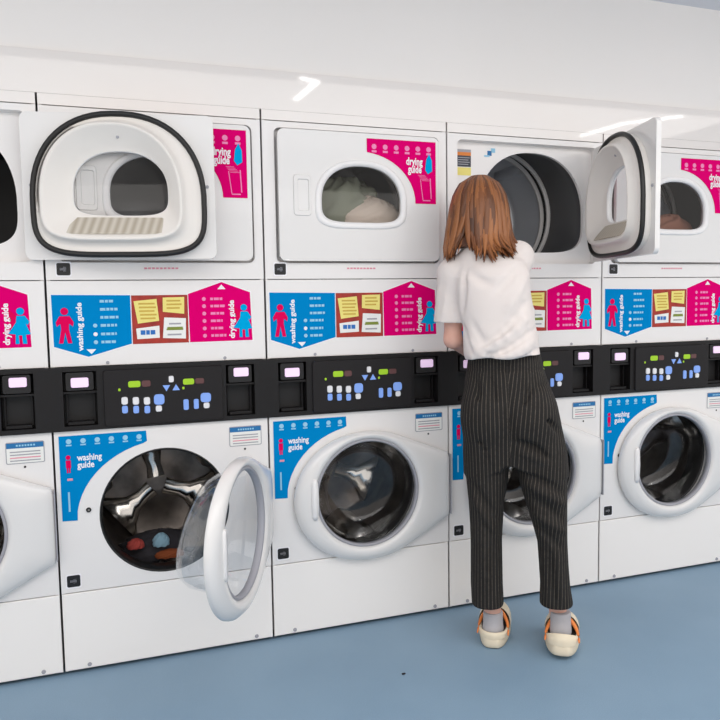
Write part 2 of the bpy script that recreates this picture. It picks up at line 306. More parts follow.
def sign_panel(T):
    g = .0035; mb = MB(); mb.box(g, W - g, .0, .03, Z_SIGN0 + .001, Z_SIGN1 - .001, 'white'); P = mb.build('sign_panel', T, bevel=.002)
    for x in (.19, .60):
        mb = MB(); mb.loft([circ(x, 1.108, .006, 0, 12), circ(x, 1.108, .005, -.003, 12)], 'grey_print', cap1=True); mb.build('screw', P)
    d = Decal(0); d.poly([(.012, 1.350), (.277, 1.346), (.277, 1.169), (.128, 1.126), (.014, 1.166)], 'ink', 0)
    d.poly([(.016, 1.347), (.274, 1.343), (.274, 1.172), (.128, 1.131), (.018, 1.169)], 'blue', 1)
    d.man(.056, 1.240, .125, 'red', 2); d.text('washing guide', .104, 1.236, .026, 'ink', 2, rot=PI / 2, bold=.03, width=.168)
    for i, z in enumerate((1.323, 1.295, 1.267, 1.239, 1.209, 1.181)):
        x1 = (.222, .230, .232, .226, .224, .226)[i]; x = .172
        while x < x1 - .004:
            w = random.choice((.010, .014, .018)); d.rect(x, min(x + w, x1), z - .0045, z + .0045, 'ink_soft', 2); x += w + .003
        if i > 2: d.disc(.154, z, .007, 'ink' if i == 4 else 'ink_soft', 2)
    d.poly([(.122, 1.157), (.154, 1.157), (.138, 1.140)], 'ink', 2)
    d.build('washing_sign', P)
    d = Decal(0); d.rect(.277, .472, 1.170, 1.342, 'board', 1)
    q = lambda u, v: (.275 + (u - 10) * .000679, 1.341 - (v - 85) * .000723)
    for pts, m in (([(24, 112), (140, 102), (150, 210), (42, 222)], 'note_y'), ([(172, 96), (283, 94), (280, 178), (170, 166)], 'note_y'), ([(32, 246), (150, 234), (150, 294), (36, 298)], 'note_w'), ([(176, 194), (288, 200), (285, 302), (166, 296)], 'note_w')):
        d.poly([q(*p) for p in pts][::-1], m, 2)
    for u0, u1, v, m in ((48, 130, 125, 'note_t'), (50, 136, 143, 'note_t'), (50, 128, 161, 'note_t'), (54, 138, 179, 'note_t'), (56, 132, 197, 'note_t'), (190, 262, 112, 'note_t'), (190, 268, 130, 'note_t'), (190, 258, 148, 'note_t'), (190, 270, 246, 'note_g'), (186, 272, 254, 'note_g'), (200, 262, 226, 'grey_print'), (190, 262, 280, 'grey_print')):
        a = q(u0, v - 4); b_ = q(u1, v + 4); d.rect(a[0], b_[0], b_[1], a[1], m, 3)
    for u0, u1 in ((54, 78), (82, 100), (104, 128)):
        a = q(u0, 255); b_ = q(u1, 277); d.rect(a[0], b_[0], b_[1], a[1], 'note_b', 3)
    d.build('notice_board', P)
    d = Decal(0); d.poly([(.470, 1.348), (.595, 1.392), (.704, 1.352), (.709, 1.167), (.472, 1.166)][::-1], 'ink', 0)
    d.poly([(.474, 1.345), (.596, 1.387), (.700, 1.349), (.705, 1.171), (.476, 1.170)][::-1], 'pink', 1)
    d.poly([(.580, 1.361), (.610, 1.361), (.595, 1.378)], 'ink', 2)
    for i, z in enumerate((1.326, 1.300, 1.273, 1.246, 1.219, 1.192)):
        x1 = (.598, .608, .602, .596, .598, .608)[i]; x = .553
        while x < x1 - .004:
            w = random.choice((.010, .014, .018)); d.rect(x, min(x + w, x1), z - .0045, z + .0045, 'ink_rose', 2); x += w + .003
        d.disc(.530, z, .007, 'ink_rose', 2)
    d.text('drying guide', .630, 1.250, .028, 'ink', 2, rot=PI / 2, bold=.035, width=.140)
    d.poly([(.640, 1.30), (.694, 1.25), (.69, 1.185), (.65, 1.19)], 'red', 2)
    d.woman(.675, 1.243, .125, 'cyan', 3)
    d.build('drying_sign', P)
def control_panel(T):
    mb = MB(); g = .0
    xs = [(.040, .150), (.600, .706)]
    z0, z1 = Z_PAN0 + .001, Z_SIGN0 - .001
    mb.box(g, xs[0][0], -.012, .05, z0, z1, 'black'); mb.box(xs[0][1], xs[1][0], -.012, .05, z0, z1, 'black'); mb.box(xs[1][1], W - g, -.012, .05, z0, z1, 'black')
    for a, b_ in xs:
        mb.box(a, b_, -.012, .05, z0, .892, 'black'); mb.box(a, b_, -.012, .05, 1.082, z1, 'black'); mb.box(a, b_, .04, .05, .892, 1.082, 'slot')
        mb.box(a, b_, -.004, .045, 1.005, 1.012, 'black')
    P = mb.build('control_panel', T)
    for (a, b_), (s0, s1), sz in zip(xs, ((.066, .124), (.629, .685)), ((1.026, 1.060), (1.037, 1.070))):
        mb = MB(); mb.loft([rrect(a + .006, b_ - .006, 1.014, 1.080, .006, .03), rrect(a + .010, b_ - .010, 1.016, 1.078, .006, -.009)], 'slot', cap1=True, smooth=False)
        mb.loft([rrect(s0, s1, sz[0], sz[1], .006, -.009), rrect(s0 + .001, s1 - .001, sz[0] + .001, sz[1] - .001, .006, -.013)], 'screen', cap1=True, smooth=False)
        mb.build('payment_screen', P)
        mb = MB(); mb.box(a + .012, b_ - .012, .0, .042, .895, .905, 'black'); mb.box(a + .008, a + .013, .02, .042, .9, 1.0, 'black'); mb.box(b_ - .013, b_ - .008, .02, .042, .9, 1.0, 'black'); mb.build('coin_tray', P)
    mb = MB(); mb.loft([rrect(.172, .586, .884, 1.083, .010, -.012), rrect(.174, .584, .886, 1.081, .010, -.020)], 'black2', cap1=True, smooth=False); K = mb.build('keypad', P)
    q = lambda u, v: (.162 + (u - 175) * .0009947, 1.075 - (v - 78) * .00119 - (u - 290) * .000062)       # the panel as read off the photograph
    Y = -.020
    def rb(name, u0, u1, v0, v1, m, h=.003):
        a, b_ = q(u0, v0), q(u1, v1); mb = MB(); a = (a[0], (q((u0 + u1) / 2, v0))[1]); b_ = (b_[0], (q((u0 + u1) / 2, v1))[1]); r = min(b_[0] - a[0], a[1] - b_[1]) * .3
        mb.loft([rrect(a[0], b_[0], b_[1], a[1], r, Y, 3), rrect(a[0] + .001, b_[0] - .001, b_[1] + .001, a[1] - .001, r, Y - h, 3)], m, cap1=True, smooth=False); mb.build(name, K)
    rb('display', 268, 310, 107, 126, 'lime', .001); rb('display', 314, 345, 105, 124, 'amber', .001)
    rb('display', 458, 498, 98, 116, 'lime', .001); rb('display', 502, 534, 96, 113, 'amber', .001)
    rb('indicator_light', 234, 242, 130, 138, 'lime', .001); rb('indicator_light', 455, 463, 123, 131, 'lime', .001)
    rb('button', 408, 426, 90, 110, 'btn_white')
    for u, v, s_ in ((399, 127, -1), (433, 125, 1)):
        mb = MB(); c = q(u, v); t = [(c[0] - .013, c[1] - .010 * s_), (c[0] + .013, c[1] - .010 * s_), (c[0], c[1] + .012 * s_)]
        mb.loft([[(x, Y, z) for x, z in t], [(x, Y - .003, z) for x, z in t]], 'btn_blue', cap1=True, smooth=False); mb.build('button', K)
    for u in (254, 292, 330):
        rb('button', u - 11, u + 11, 155, 178, 'btn_white'); rb('button', u - 10, u + 10, 181, 204, 'btn_blue')
    rb('button', 354, 391, 146, 178, 'btn_blue'); rb('button', 359, 381, 180, 199, 'btn_white')
    rb('button', 457, 476, 161, 194, 'btn_blue'); rb('button', 494, 512, 160, 191, 'btn_blue'); rb('button', 519, 557, 141, 170, 'btn_blue'); rb('button', 529, 551, 171, 189, 'btn_white')
def washer_front(T):
    g = .0035; mb = MB()
    plate_hole(mb, [(g, 0, Z_KICK + .002), (W - g, 0, Z_KICK + .002), (W - g, 0, Z_PAN0 - .001), (g, 0, Z_PAN0 - .001)], circ(HCX, HCZ, .230, 0), .0, .03, 'white')
    P = mb.build('washer_front', T)
    mb = MB(); mb.loft([circ(HCX, HCZ, .231, .002), circ(HCX, HCZ, .227, -.002), circ(HCX, HCZ, .222, .004), circ(HCX, HCZ, .219, .04), circ(HCX, HCZ, .222, .075), circ(HCX, HCZ, .229, .10)], 'rubber'); mb.build('door_seal', T)
    mb = MB(); mb.loft([circ(HCX, HCZ, .229, .10), circ(HCX, HCZ, .245, .12), circ(HCX, HCZ, .245, .43), circ(HCX, HCZ, .22, .46), circ(HCX, HCZ, .09, .44), circ(HCX, HCZ, .03, .43)], 'dark_steel', cap1=True); D = mb.build('washer_drum', T)
    for k in range(3):
        a = PI / 2 + 1.20 + k * 2 * PI / 3; mb = MB(); L = []
        for y, r in ((.115, .243), (.14, .195), (.40, .185), (.45, .21)):      # lifter
            L.append([(HCX + r1 * math.cos(a + da), y, HCZ + r1 * math.sin(a + da)) for r1, da in ((.25, -.30), (r + .02, -.16), (r, 0), (r + .02, .16), (.25, .30))])
        mb.loft(L, 'steel', closed=False); mb.build('lifter', D)
        mb = MB(); L = []                                                       # bright spoke on the back plate
        for r, hw in ((.03, .034), (.08, .026), (.13, .034), (.18, .062), (.215, .095)):
            c, s_ = math.cos(a + PI / 3), math.sin(a + PI / 3)
            L.append([(HCX + r * c - w * s_, y, HCZ + r * s_ + w * c) for w, y in ((-hw * 1.3, .455), (-hw, .425), (hw, .425), (hw * 1.3, .455))])
        mb.loft(L, 'chrome', closed=False); mb.build('spoke', D)
    d = Decal(0); arc = [(GCX + .322 * math.cos(a), .552 + .272 * math.sin(a)) for a in [math.radians(x) for x in range(106, 178, 6)]]
    d.poly([(.018, .858), (.018, .558), (.068, .556)] + arc[::-1] + [(.312, .820), (.310, .858)], 'blue', 1)
    for i in range(6): x = .050 + i * .047; d.disc(x, .838, .009, 'ink_soft', 2); d.rect(x - .009, x + .009, .822, .827, 'ink_soft', 2)
    d.rect(.038, .054, .745, .772, 'red', 2); d.disc(.046, .782, .008, 'red', 2); d.rect(.040, .045, .728, .746, 'red', 2); d.rect(.047, .052, .728, .746, 'red', 2)
    d.text('washing', .116, .778, .032, 'ink', 2, bold=.025, width=.082); d.text('guide', .103, .752, .032, 'ink', 2, bold=.025, width=.056)
    d.rect(.040, .058, .700, .708, 'red_print', 2); d.rect(.040, .046, .59, .66, 'ink_soft', 2)
    d.build('washing_guide_label', P)
    d = Decal(0); d.poly([(p[0], p[2]) for p in rrect(.607, .729, .774, .849, .006, 0)], 'grey_print', 1); d.poly([(p[0], p[2]) for p in rrect(.610, .726, .777, .846, .004, 0)], 'note_w', 2)
    d.rect(.610, .726, .828, .846, 'dkblue', 3)
    for i in range(7): d.rect(.640 + i * .009, .646 + i * .009, .834, .840, 'ink_soft', 4)
    for i, m in enumerate(('grey_print', 'grey_print', 'red_print', 'grey_print')): d.rect(.620, .716, .813 - i * .010, .817 - i * .010, m, 3)
    d.build('warning_label', P)
    d = Decal(0); d.disc(.665, .762, .004, 'badge', 1); d.build('keyhole', P)
    round_badge(T, .045, .340)
    mb = MB(); mb.loft([circ(.105, .590, .009, -.0005, 12), circ(.105, .590, .008, -.006, 12), circ(.105, .590, .004, -.006, 12), circ(.105, .590, .004, .003, 12)], 'badge', cap1=True); mb.build('door_latch', P)
def washer_door(T):
    ell = [(.395 + .306 * math.copysign(abs(math.cos(t)) ** .95, math.cos(t)), .536 + .259 * math.sin(t)) for t in [2 * PI * i / 180 for i in range(180)]]
    ell = [p for p in ell if p[0] < .56] + [(.748, .682), (.752, .672), (.752, .428), (.748, .418)]
    hull = []
    pts = sorted(ell)
    def half(ps):
        h = []
        for p in ps:
            while len(h) > 1 and (h[-1][0] - h[-2][0]) * (p[1] - h[-2][1]) - (h[-1][1] - h[-2][1]) * (p[0] - h[-2][0]) <= 0: h.pop()
            h.append(p)
        return h
    hull = half(pts)[:-1] + half(pts[::-1])[:-1]
    n = 96
    def out(k, y, cz=.545):
        o = []
        for i in range(n):
            a = 2 * PI * (i + .5) / n; dx, dz = math.cos(a), math.sin(a); best = 0
            for j in range(len(hull)):
                p, q = hull[j], hull[(j + 1) % len(hull)]; ex, ez = q[0] - p[0], q[1] - p[1]; den = dx * ez - dz * ex
                if abs(den) < 1e-12: continue
                t = ((p[0] - GCX) * ez - (p[1] - GCZ) * ex) / den; u = ((p[0] - GCX) * dz - (p[1] - GCZ) * dx) / den
                if t > 0 and -1e-6 <= u <= 1 + 1e-6: best = max(best, t)
            r = .232 + (best - .232) * k; o.append((GCX + r * dx, y, GCZ + r * dz))
        return o
    C = lambda r, y: circ(GCX, GCZ, r, y, n)
    mb = MB()
    mb.loft([out(.0, -.006) if 0 else C(.214, -.012), out(.97, -.007), out(1, -.010), out(1, -.018), out(.965, -.025), out(.74, -.037), out(.35, -.046), C(.234, -.047), C(.226, -.045), C(.217, -.036), C(.214, -.012)], 'white_door')
    door = mb.build('washer_door', T, origin=HINGE_W)
    mb = MB(); mb.loft([C(.2165, -.034), C(.212, -.040), C(.206, -.036), C(.205, -.014), C(.214, -.013)], 'grey_print'); mb.build('glass_ring', door)
    mb = MB(); SK = lambda r, y: [(p[0], p[1] + (y + .016) * 1.9 * (GCZ + .16 - p[2]), p[2]) for p in C(r, y)]
    mb.loft([C(.212, -.016), C(.208, -.010), SK(.200, .03), SK(.188, .072), SK(.165, .095), SK(.11, .105), SK(.05, .108)], 'bowl', cap1=True); mb.build('glass_bowl', door)
    mb = MB(); L = []
    for z, hw in ((.470, .006), (.485, .012), (.55, .015), (.615, .012), (.630, .006)): L.append([(GCX - .224 + 0 + hw, -.040, z), (GCX - .224 + hw, -.052, z), (GCX - .224 - hw, -.052, z), (GCX - .224 - hw, -.040, z)])
    mb.loft(L, 'white_plastic', cap0=True, cap1=True); mb.build('door_handle', door)
    mb = MB(); mb.box(.7525, .7555, -.030, -.001, .425, .675, 'grey_print'); mb.build('door_hinge', T)

def hidden_stickers(T):
    d = Decal(.036); d.rect(.062, .128, 1.855, 1.925, 'dark_label', 1); d.rect(.062, .128, 1.900, 1.914, 'orange', 2); d.rect(.062, .128, 1.914, 1.925, 'grey_print', 2)
    for i in range(4): d.rect(.068, .122 - .006 * (i % 2), 1.890 - i * .009, 1.893 - i * .009, 'grey_print', 2)
    d.rect(.062, .128, 1.82, 1.852, 'note_y', 1)
    d.build('rating_label', T)
    d = Decal(.036); d.rect(.205, .225, 1.905, 1.925, 'dkblue', 1); d.rect(.222, .242, 1.918, 1.936, 'ink_soft', 1); d.rect(.19, .215, 1.90, 1.907, 'ink_soft', 2); d.build('flame_sticker', T)

proto = empty('stacked_washer_dryer')
for f in (cabinet, dryer_front, dryer_door, sign_panel, control_panel, washer_front, washer_door): f(proto)
LAB = {-1: 'leftmost white stacked washer dryer, cut off by the frame, dryer door swung fully open',
       0: 'white stacked washer dryer with its round glass washer door hanging open',
       1: 'white stacked washer dryer with both doors shut, directly left of the person',
       2: 'white stacked washer dryer with open dryer drum that the person reaches into',
       3: 'rightmost white stacked washer dryer, both doors shut, right of the person'}
towers = {}
for k in (0, -1, 1, 2, 3):
    T = proto if k == 0 else copy_tree(proto)
    T.location = (k * W, 0, 0); towers[k] = T
    tag(T, LAB[k], 'washer dryer', 'row of stacked washer dryers')
def door_of(T, name): return [c for c in kids(T) if stem(c) == name][0]
door_of(towers[0], 'washer_door').rotation_euler.z = math.radians(61)
d_ = door_of(towers[-1], 'dryer_door'); d_.rotation_euler.z = math.radians(170); d_.scale.x = .955; d_['label'] = 'dryer door opened flat, its inner liner and lint screen facing out'
d_ = door_of(towers[2], 'dryer_door'); d_.rotation_euler.z = math.radians(75); d_.scale.x = .87; d_['label'] = 'dryer door standing open, inner side facing left'
door_of(towers[0], 'washer_door')['label'] = 'open washer door with clear glass bowl'
hidden_stickers(towers[2])
# leftmost dryer: inner shade painted in, its drum copy is coloured black
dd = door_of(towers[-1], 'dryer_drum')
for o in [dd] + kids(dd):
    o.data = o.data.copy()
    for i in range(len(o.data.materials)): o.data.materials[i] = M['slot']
#PERSON
# ------------------------------------------------------------------ the person: fields meshed by surface nets
P_O = Vector((1.60, -.42, 0)); P_ROT = -math.atan2(.528, .849)     # local +y is where she faces, +x her right
class Field:
    def __init__(s, lo, hi, h):
        s.lo = np.array(lo, float); s.h = h; s.n = np.ceil((np.array(hi) - s.lo) / h).astype(int) + 1
        s.d = np.full(s.n, 1.0, np.float32)
    def block(s, lo, hi):
        a = np.clip(np.floor((np.array(lo) - s.lo) / s.h).astype(int), 0, s.n); b = np.clip(np.ceil((np.array(hi) - s.lo) / s.h).astype(int) + 1, 0, s.n)
        ax = [s.lo[i] + s.h * np.arange(a[i], b[i]) for i in range(3)]
        X, Y, Z = np.meshgrid(*ax, indexing='ij'); return tuple(slice(a[i], b[i]) for i in range(3)), X, Y, Z
    def merge(s, sl, e, k):
        d = s.d[sl]
        if k <= 0: s.d[sl] = np.minimum(d, e)
        else:
            h = np.clip(.5 + .5 * (d - e) / k, 0, 1); s.d[sl] = d * (1 - h) + e * h - k * h * (1 - h)
    def cone(s, a, b, ra, rb, k=.02, flat=None):
        """tapered capsule; flat=(axis vector, factor) squashes it across that axis"""
        a, b = np.array(a, float), np.array(b, float); m = max(ra, rb) * 1.3 + k + 3 * s.h
        sl, X, Y, Z = s.block(np.minimum(a, b) - m, np.maximum(a, b) + m)
        v = b - a; L = (v @ v) + 1e-12
        px, py, pz = X - a[0], Y - a[1], Z - a[2]
        t = np.clip((px * v[0] + py * v[1] + pz * v[2]) / L, 0, 1)
        qx, qy, qz = px - t * v[0], py - t * v[1], pz - t * v[2]
        if flat is not None:
            ax = np.array(flat[0]); ax = ax / np.linalg.norm(ax); c = (qx * ax[0] + qy * ax[1] + qz * ax[2]) * (flat[1] - 1); qx, qy, qz = qx + c * ax[0], qy + c * ax[1], qz + c * ax[2]
        s.merge(sl, np.sqrt(qx ** 2 + qy ** 2 + qz ** 2) - (ra + (rb - ra) * t), k)
    def ell(s, c, r, k=.02, cut=False):
        c, r = np.array(c, float), np.array(r, float); m = r + k + 3 * s.h
        sl, X, Y, Z = s.block(c - m, c + m)
        q = np.sqrt(((X - c[0]) / r[0]) ** 2 + ((Y - c[1]) / r[1]) ** 2 + ((Z - c[2]) / r[2]) ** 2)
        g = np.sqrt(((X - c[0]) / r[0] ** 2) ** 2 + ((Y - c[1]) / r[1] ** 2) ** 2 + ((Z - c[2]) / r[2] ** 2) ** 2) + 1e-9
        e = q * (q - 1) / g
        if cut: s.d[sl] = np.maximum(s.d[sl], -e)
        else: s.merge(sl, e, k)
    def column(s, rows, k=.02, e=2.4):
        """upright tube; rows (z, x_left, x_right, y_back, y_front), flat ends"""
        R = np.array(sorted(rows), float); lo = [R[:, 1].min() - .1, R[:, 3].min() - .1, R[0, 0] - .05]; hi = [R[:, 2].max() + .1, R[:, 4].max() + .1, R[-1, 0] + .05]
        sl, X, Y, Z = s.block(lo, hi); zz = Z[0, 0, :]; I = lambda j: np.interp(zz, R[:, 0], R[:, j])[None, None, :]
        cx, rx, cy, ry = (I(1) + I(2)) / 2, (I(2) - I(1)) / 2, (I(3) + I(4)) / 2, (I(4) - I(3)) / 2
        q = (np.abs((X - cx) / rx) ** e + np.abs((Y - cy) / ry) ** e) ** (1 / e)
        d = (q - 1) * np.minimum(rx, ry); d = np.maximum(d, np.maximum(R[0, 0] - Z, Z - R[-1, 0])); s.merge(sl, d, k)
    def plane(s, lo, hi, nrm, off):
        """keep the side n.p > off inside a box"""
        sl, X, Y, Z = s.block(lo, hi); s.d[sl] = np.maximum(s.d[sl], off - (X * nrm[0] + Y * nrm[1] + Z * nrm[2]))
    def crease(s, a, b, w, amp, back=None):
        """raise (amp>0) or sink a fold along a 3-D polyline segment"""
        a, b = np.array(a, float), np.array(b, float); m = w * 3 + .02
        sl, X, Y, Z = s.block(np.minimum(a, b) - m, np.maximum(a, b) + m); v = b - a; L = v @ v
        t = ((X - a[0]) * v[0] + (Y - a[1]) * v[1] + (Z - a[2]) * v[2]) / L; tc_ = np.clip(t, 0, 1)
        q2 = (X - a[0] - tc_ * v[0]) ** 2 + (Y - a[1] - tc_ * v[1]) ** 2 + (Z - a[2] - tc_ * v[2]) ** 2
        s.d[sl] -= (amp * np.exp(-q2 / (w * w)) * np.clip(np.sin(np.clip(tc_, .03, .97) * PI) * 1.6, 0, 1)).astype(np.float32)
    def mesh(s, smooth=2):
        d = s.d; n = d.shape; S = d < 0; c = np.zeros([k - 1 for k in n], np.uint8)
        for i in (0, 1):
            for j in (0, 1):
                for k in (0, 1): c += S[i:n[0] - 1 + i, j:n[1] - 1 + j, k:n[2] - 1 + k]
        cell = np.argwhere((c > 0) & (c < 8)); idx = np.full(c.shape, -1, np.int64); idx[tuple(cell.T)] = np.arange(len(cell))
        P = np.zeros((len(cell), 3)); Cn = np.zeros(len(cell))
        for ax in range(3):
            o1, o2 = [q for q in range(3) if q != ax]
            for u in (0, 1):
                for v in (0, 1):
                    p = cell.copy(); p[:, o1] += u; p[:, o2] += v; q = p.copy(); q[:, ax] += 1
                    a, b = d[tuple(p.T)], d[tuple(q.T)]; m = (a < 0) != (b < 0); t = np.where(m, a / np.where(m, a - b, 1), 0)
                    pos = p.astype(float); pos[:, ax] += t; P[m] += pos[m]; Cn[m] += 1
        P /= Cn[:, None]; F = []
        for ax in range(3):
            o1, o2 = [(1, 2), (2, 0), (0, 1)][ax]
            sl0 = [slice(None)] * 3; sl1 = [slice(None)] * 3; sl0[ax] = slice(0, -1); sl1[ax] = slice(1, None)
            e = np.argwhere(S[tuple(sl0)] != S[tuple(sl1)]); e = e[(e[:, o1] > 0) & (e[:, o2] > 0) & (e[:, o1] < c.shape[o1]) & (e[:, o2] < c.shape[o2])]
            sg = S[tuple(e.T)]; qd = []
            for u, v in ((0, 0), (1, 0), (1, 1), (0, 1)):
                p = e.copy(); p[:, o1] -= u; p[:, o2] -= v; qd.append(idx[tuple(p.T)])
            qd = np.stack(qd, 1); qd[~sg] = qd[~sg][:, ::-1]; F.append(qd)
        F = np.concatenate(F); F = F[(F >= 0).all(1)]
        E = np.concatenate([F[:, [0, 1]], F[:, [1, 2]], F[:, [2, 3]], F[:, [3, 0]]])
        for _ in range(smooth):
            A = np.zeros_like(P); N = np.zeros(len(P)); np.add.at(A, E[:, 0], P[E[:, 1]]); np.add.at(A, E[:, 1], P[E[:, 0]]); np.add.at(N, E[:, 0], 1); np.add.at(N, E[:, 1], 1)
            P = P * .45 + .55 * A / N[:, None]
        return P * s.h + s.lo, F
def from_np(name, V, F, m, parent=None, attrs=None, mi=None):
    me = bpy.data.meshes.new(name); me.vertices.add(len(V)); me.vertices.foreach_set('co', np.asarray(V, np.float32).ravel())
    me.loops.add(F.size); me.loops.foreach_set('vertex_index', F.ravel().astype(np.int32)); me.polygons.add(len(F))
    me.polygons.foreach_set('loop_start', (np.arange(len(F)) * F.shape[1]).astype(np.int32)); me.update(calc_edges=True); me.validate()
    me.polygons.foreach_set('use_smooth', [True] * len(me.polygons))
    for k, a in (attrs or {}).items():
        at = me.attributes.new(k, 'FLOAT', 'POINT'); at.data.foreach_set('value', np.asarray(a, np.float32))
    for q in (m if isinstance(m, list) else [m]): me.materials.append(q)
    o = bpy.data.objects.new(name, me); COL.objects.link(o)
    if parent: o.parent = parent
    return o
def attr_mix(m, name, col2):
    nt = m.node_tree; b = nt.nodes['Principled BSDF']; a = nt.nodes.new('ShaderNodeAttribute'); a.attribute_name = name
    mx = nt.nodes.new('ShaderNodeMix'); mx.data_type = 'RGBA'; mx.inputs['B'].default_value = col2
    l = b.inputs['Base Color'].links
    if l: nt.links.new(l[0].from_socket, mx.inputs['A'])
    else: mx.inputs['A'].default_value = b.inputs['Base Color'].default_value
    nt.links.new(a.outputs['Fac'], mx.inputs['Factor']); nt.links.new(mx.outputs['Result'], b.inputs['Base Color'])
skin = mat('skin', srgb(226, 178, 160), .5, noise=(25, srgb(216, 160, 142), .5)); attr_mix(skin, 'lip', srgb(190, 90, 90))

# --- body, one continuous surface
HX, HY, HZ = -.157, .150, 1.655
B = Field((-.37, -.12, -.01), (.27, .72, 1.80), .0046)
B.ell((HX, HY, HZ + .022), (.073, .090, .092), 0); B.ell((HX, HY + .022, HZ - .045), (.055, .066, .075), .03)       # skull, jaw
B.cone((HX, HY + .088, HZ + .012), (HX, HY + .108, HZ - .022), .008, .013, .012)                                   # nose
B.cone((HX - .035, HY + .078, HZ + .028), (HX + .035, HY + .078, HZ + .028), .010, .010, .02)                       # brow
B.cone((HX - .017, HY + .085, HZ - .055), (HX + .017, HY + .085, HZ - .055), .0085, .0085, .01); B.ell((HX, HY + .075, HZ - .095), (.022, .018, .018), .02)
for sx in (-1, 1):
    B.ell((HX + sx * .032, HY + .086, HZ + .006), (.016, .012, .010), 0, cut=True)
    B.ell((HX + sx * .075, HY + .0, HZ - .01), (.010, .020, .030), .008)
B.cone((-.148, .085, 1.45), (HX, HY - .01, 1.60), .055, .052, .03)
B.column([(.86, -.17, .09, -.045, .15), (.95, -.18, .07, -.05, .15), (1.08, -.17, .03, -.03, .13), (1.22, -.20, .0, -.03, .14), (1.34, -.225, .0, -.02, .15), (1.42, -.22, -.01, .0, .14)], .03)
B.cone((-.235, .07, 1.40), (-.03, .115, 1.445), .045, .048, .04)
B.cone((-.250, .066, 1.395), (-.252, .065, 1.160), .040, .031, .03); B.cone((-.252, .065, 1.160), (-.188, .262, 1.085), .031, .022, .02)
B.cone((-.015, .12, 1.448), (-.005, .36, 1.480), .043, .034, .03); B.cone((-.005, .36, 1.480), (-.030, .585, 1.536), .033, .023, .02)
for x0, y0, x1, y1, x2, y2, z2 in ((-.125, .055, -.126, .062, -.104, .055, .085), (.045, .055, .096, .060, .140, .055, .10)):
    B.cone((x0, y0, .90), (x1, y1, .50), .066, .046, .03); B.cone((x1, y1, .50), (x2, y2 + .0, z2), .046, .031, .02); B.cone((x1 * .6 + x2 * .4, y1 - .012, .37), (x1 * .5 + x2 * .5, y1 - .010, .30), .043, .038, .02)
    B.cone((x2, y2 - .015, z2 - .035), (x2 + .004, y2 + .10, .058), .026, .014, .02); B.ell((x2 + .005, y2 + .105, .058), (.026, .034, .012), .015)
def hand(wrist, fwd, side, palm_n, curl):
    """palm, four bent fingers of different lengths and a thumb leaving the side of the palm"""
    w_, f_, s_, n_ = [np.array(q, float) for q in (wrist, fwd, side, palm_n)]; f_ /= np.linalg.norm(f_); s_ -= f_ * (s_ @ f_); s_ /= np.linalg.norm(s_); n_ = np.cross(f_, s_) * np.sign(np.cross(f_, s_) @ n_)
    for q in (-.024, -.008, .008, .024): B.cone(w_ + s_ * q * .6 + f_ * .01, w_ + f_ * .082 + s_ * q, .0135, .0115, .012)
    for q, L, cu in ((.027, .066, 0), (.009, .076, .08), (-.009, .070, .16), (-.027, .054, .25)):
        p = w_ + f_ * .084 + s_ * q; a = .25 + curl + cu
        for j, fr in enumerate((.45, .32, .23)):
            dr = f_ * math.cos(a) + n_ * math.sin(a) + s_ * q * 2.2; e = p + dr * L * fr * 1.05; B.cone(p, e, .0088 - .0008 * j, .0082 - .0009 * j, .003); p = e; a += .35 + curl * .6
    p = w_ + f_ * .028 + s_ * .024; e = p + (f_ * .55 + s_ * .75 + n_ * .35) * .036; B.cone(p, e, .0125, .0100, .008)
    g_ = e + (f_ * .85 + s_ * .35 + n_ * .40) * .030; B.cone(e, g_, .0098, .0090, .003); B.cone(g_, g_ + (f_ * .95 + n_ * .3) * .023, .0090, .0075, .003)
hand((-.188, .262, 1.085), (.10, .95, -.12), (1, 0, .25), (0, 0, -1), .25)
hand((-.030, .585, 1.536), (-.05, .95, -.0), (-1, 0, .2), (0, 0, -1), .30)
V, F = B.mesh(1)
lip = np.exp(-(((V[:, 0] - HX) / .022) ** 2 + ((V[:, 2] - HZ + .056) / .009) ** 2) ** 2) * (V[:, 1] > HY + .075)
person = from_np('person', V, F, skin, None, {'lip': lip})
person.location = P_O; person.rotation_euler.z = P_ROT
tag(person, 'person seen from behind in white t-shirt and dark pinstripe trousers, reaching into the open dryer', 'person')
M['eye'] = mat('eye_white', srgb(238, 236, 232), .2); M['iris'] = mat('iris', srgb(70, 60, 45), .2)
for sx in (-1, 1):
    mb = MB(); c = Vector((HX + sx * .032, HY + .0715, HZ + .006)); L = []
    for i in range(1, 12): a = PI * i / 12; L.append([(c.x + .0118 * math.sin(a) * math.cos(2 * PI * j / 16), c.y + .0118 * math.cos(a), c.z + .0118 * math.sin(a) * math.sin(2 * PI * j / 16)) for j in range(16)])
    mb.loft(L, 'eye', cap0=True, cap1=True, mats=['iris'] * 3 + ['eye'] * 7); mb.build('eye', person)

# --- t-shirt
S = Field((-.40, -.16, 1.05), (.14, .42, 1.58), .0046)
S.column([(1.082, -.200, .066, -.100, .165), (1.11, -.208, .066, -.108, .175), (1.16, -.212, .060, -.100, .175), (1.225, -.222, .050, -.090, .172), (1.29, -.232, .040, -.085, .172), (1.345, -.240, .033, -.078, .172), (1.39, -.236, .030, -.068, .166), (1.42, -.218, .022, -.050, .16), (1.445, -.19, .008, -.025, .15), (1.462, -.165, -.02, .0, .14)], 0, 2.6)
S.cone((-.246, .068, 1.408), (-.150, .070, 1.440), .056, .060, .05); S.cone((-.150, .070, 1.440), (-.016, .118, 1.464), .060, .056, .05)
S.cone((-.150, .085, 1.43), (-.152, .105, 1.50), .085, .066, .03)
S.cone((-.250, .066, 1.404), (-.268, .052, 1.15), .056, .061, .025); S.plane((-.40, -.16, 1.05), (-.2135, .16, 1.235), (.02, 0, 1), 1.224 - .005)
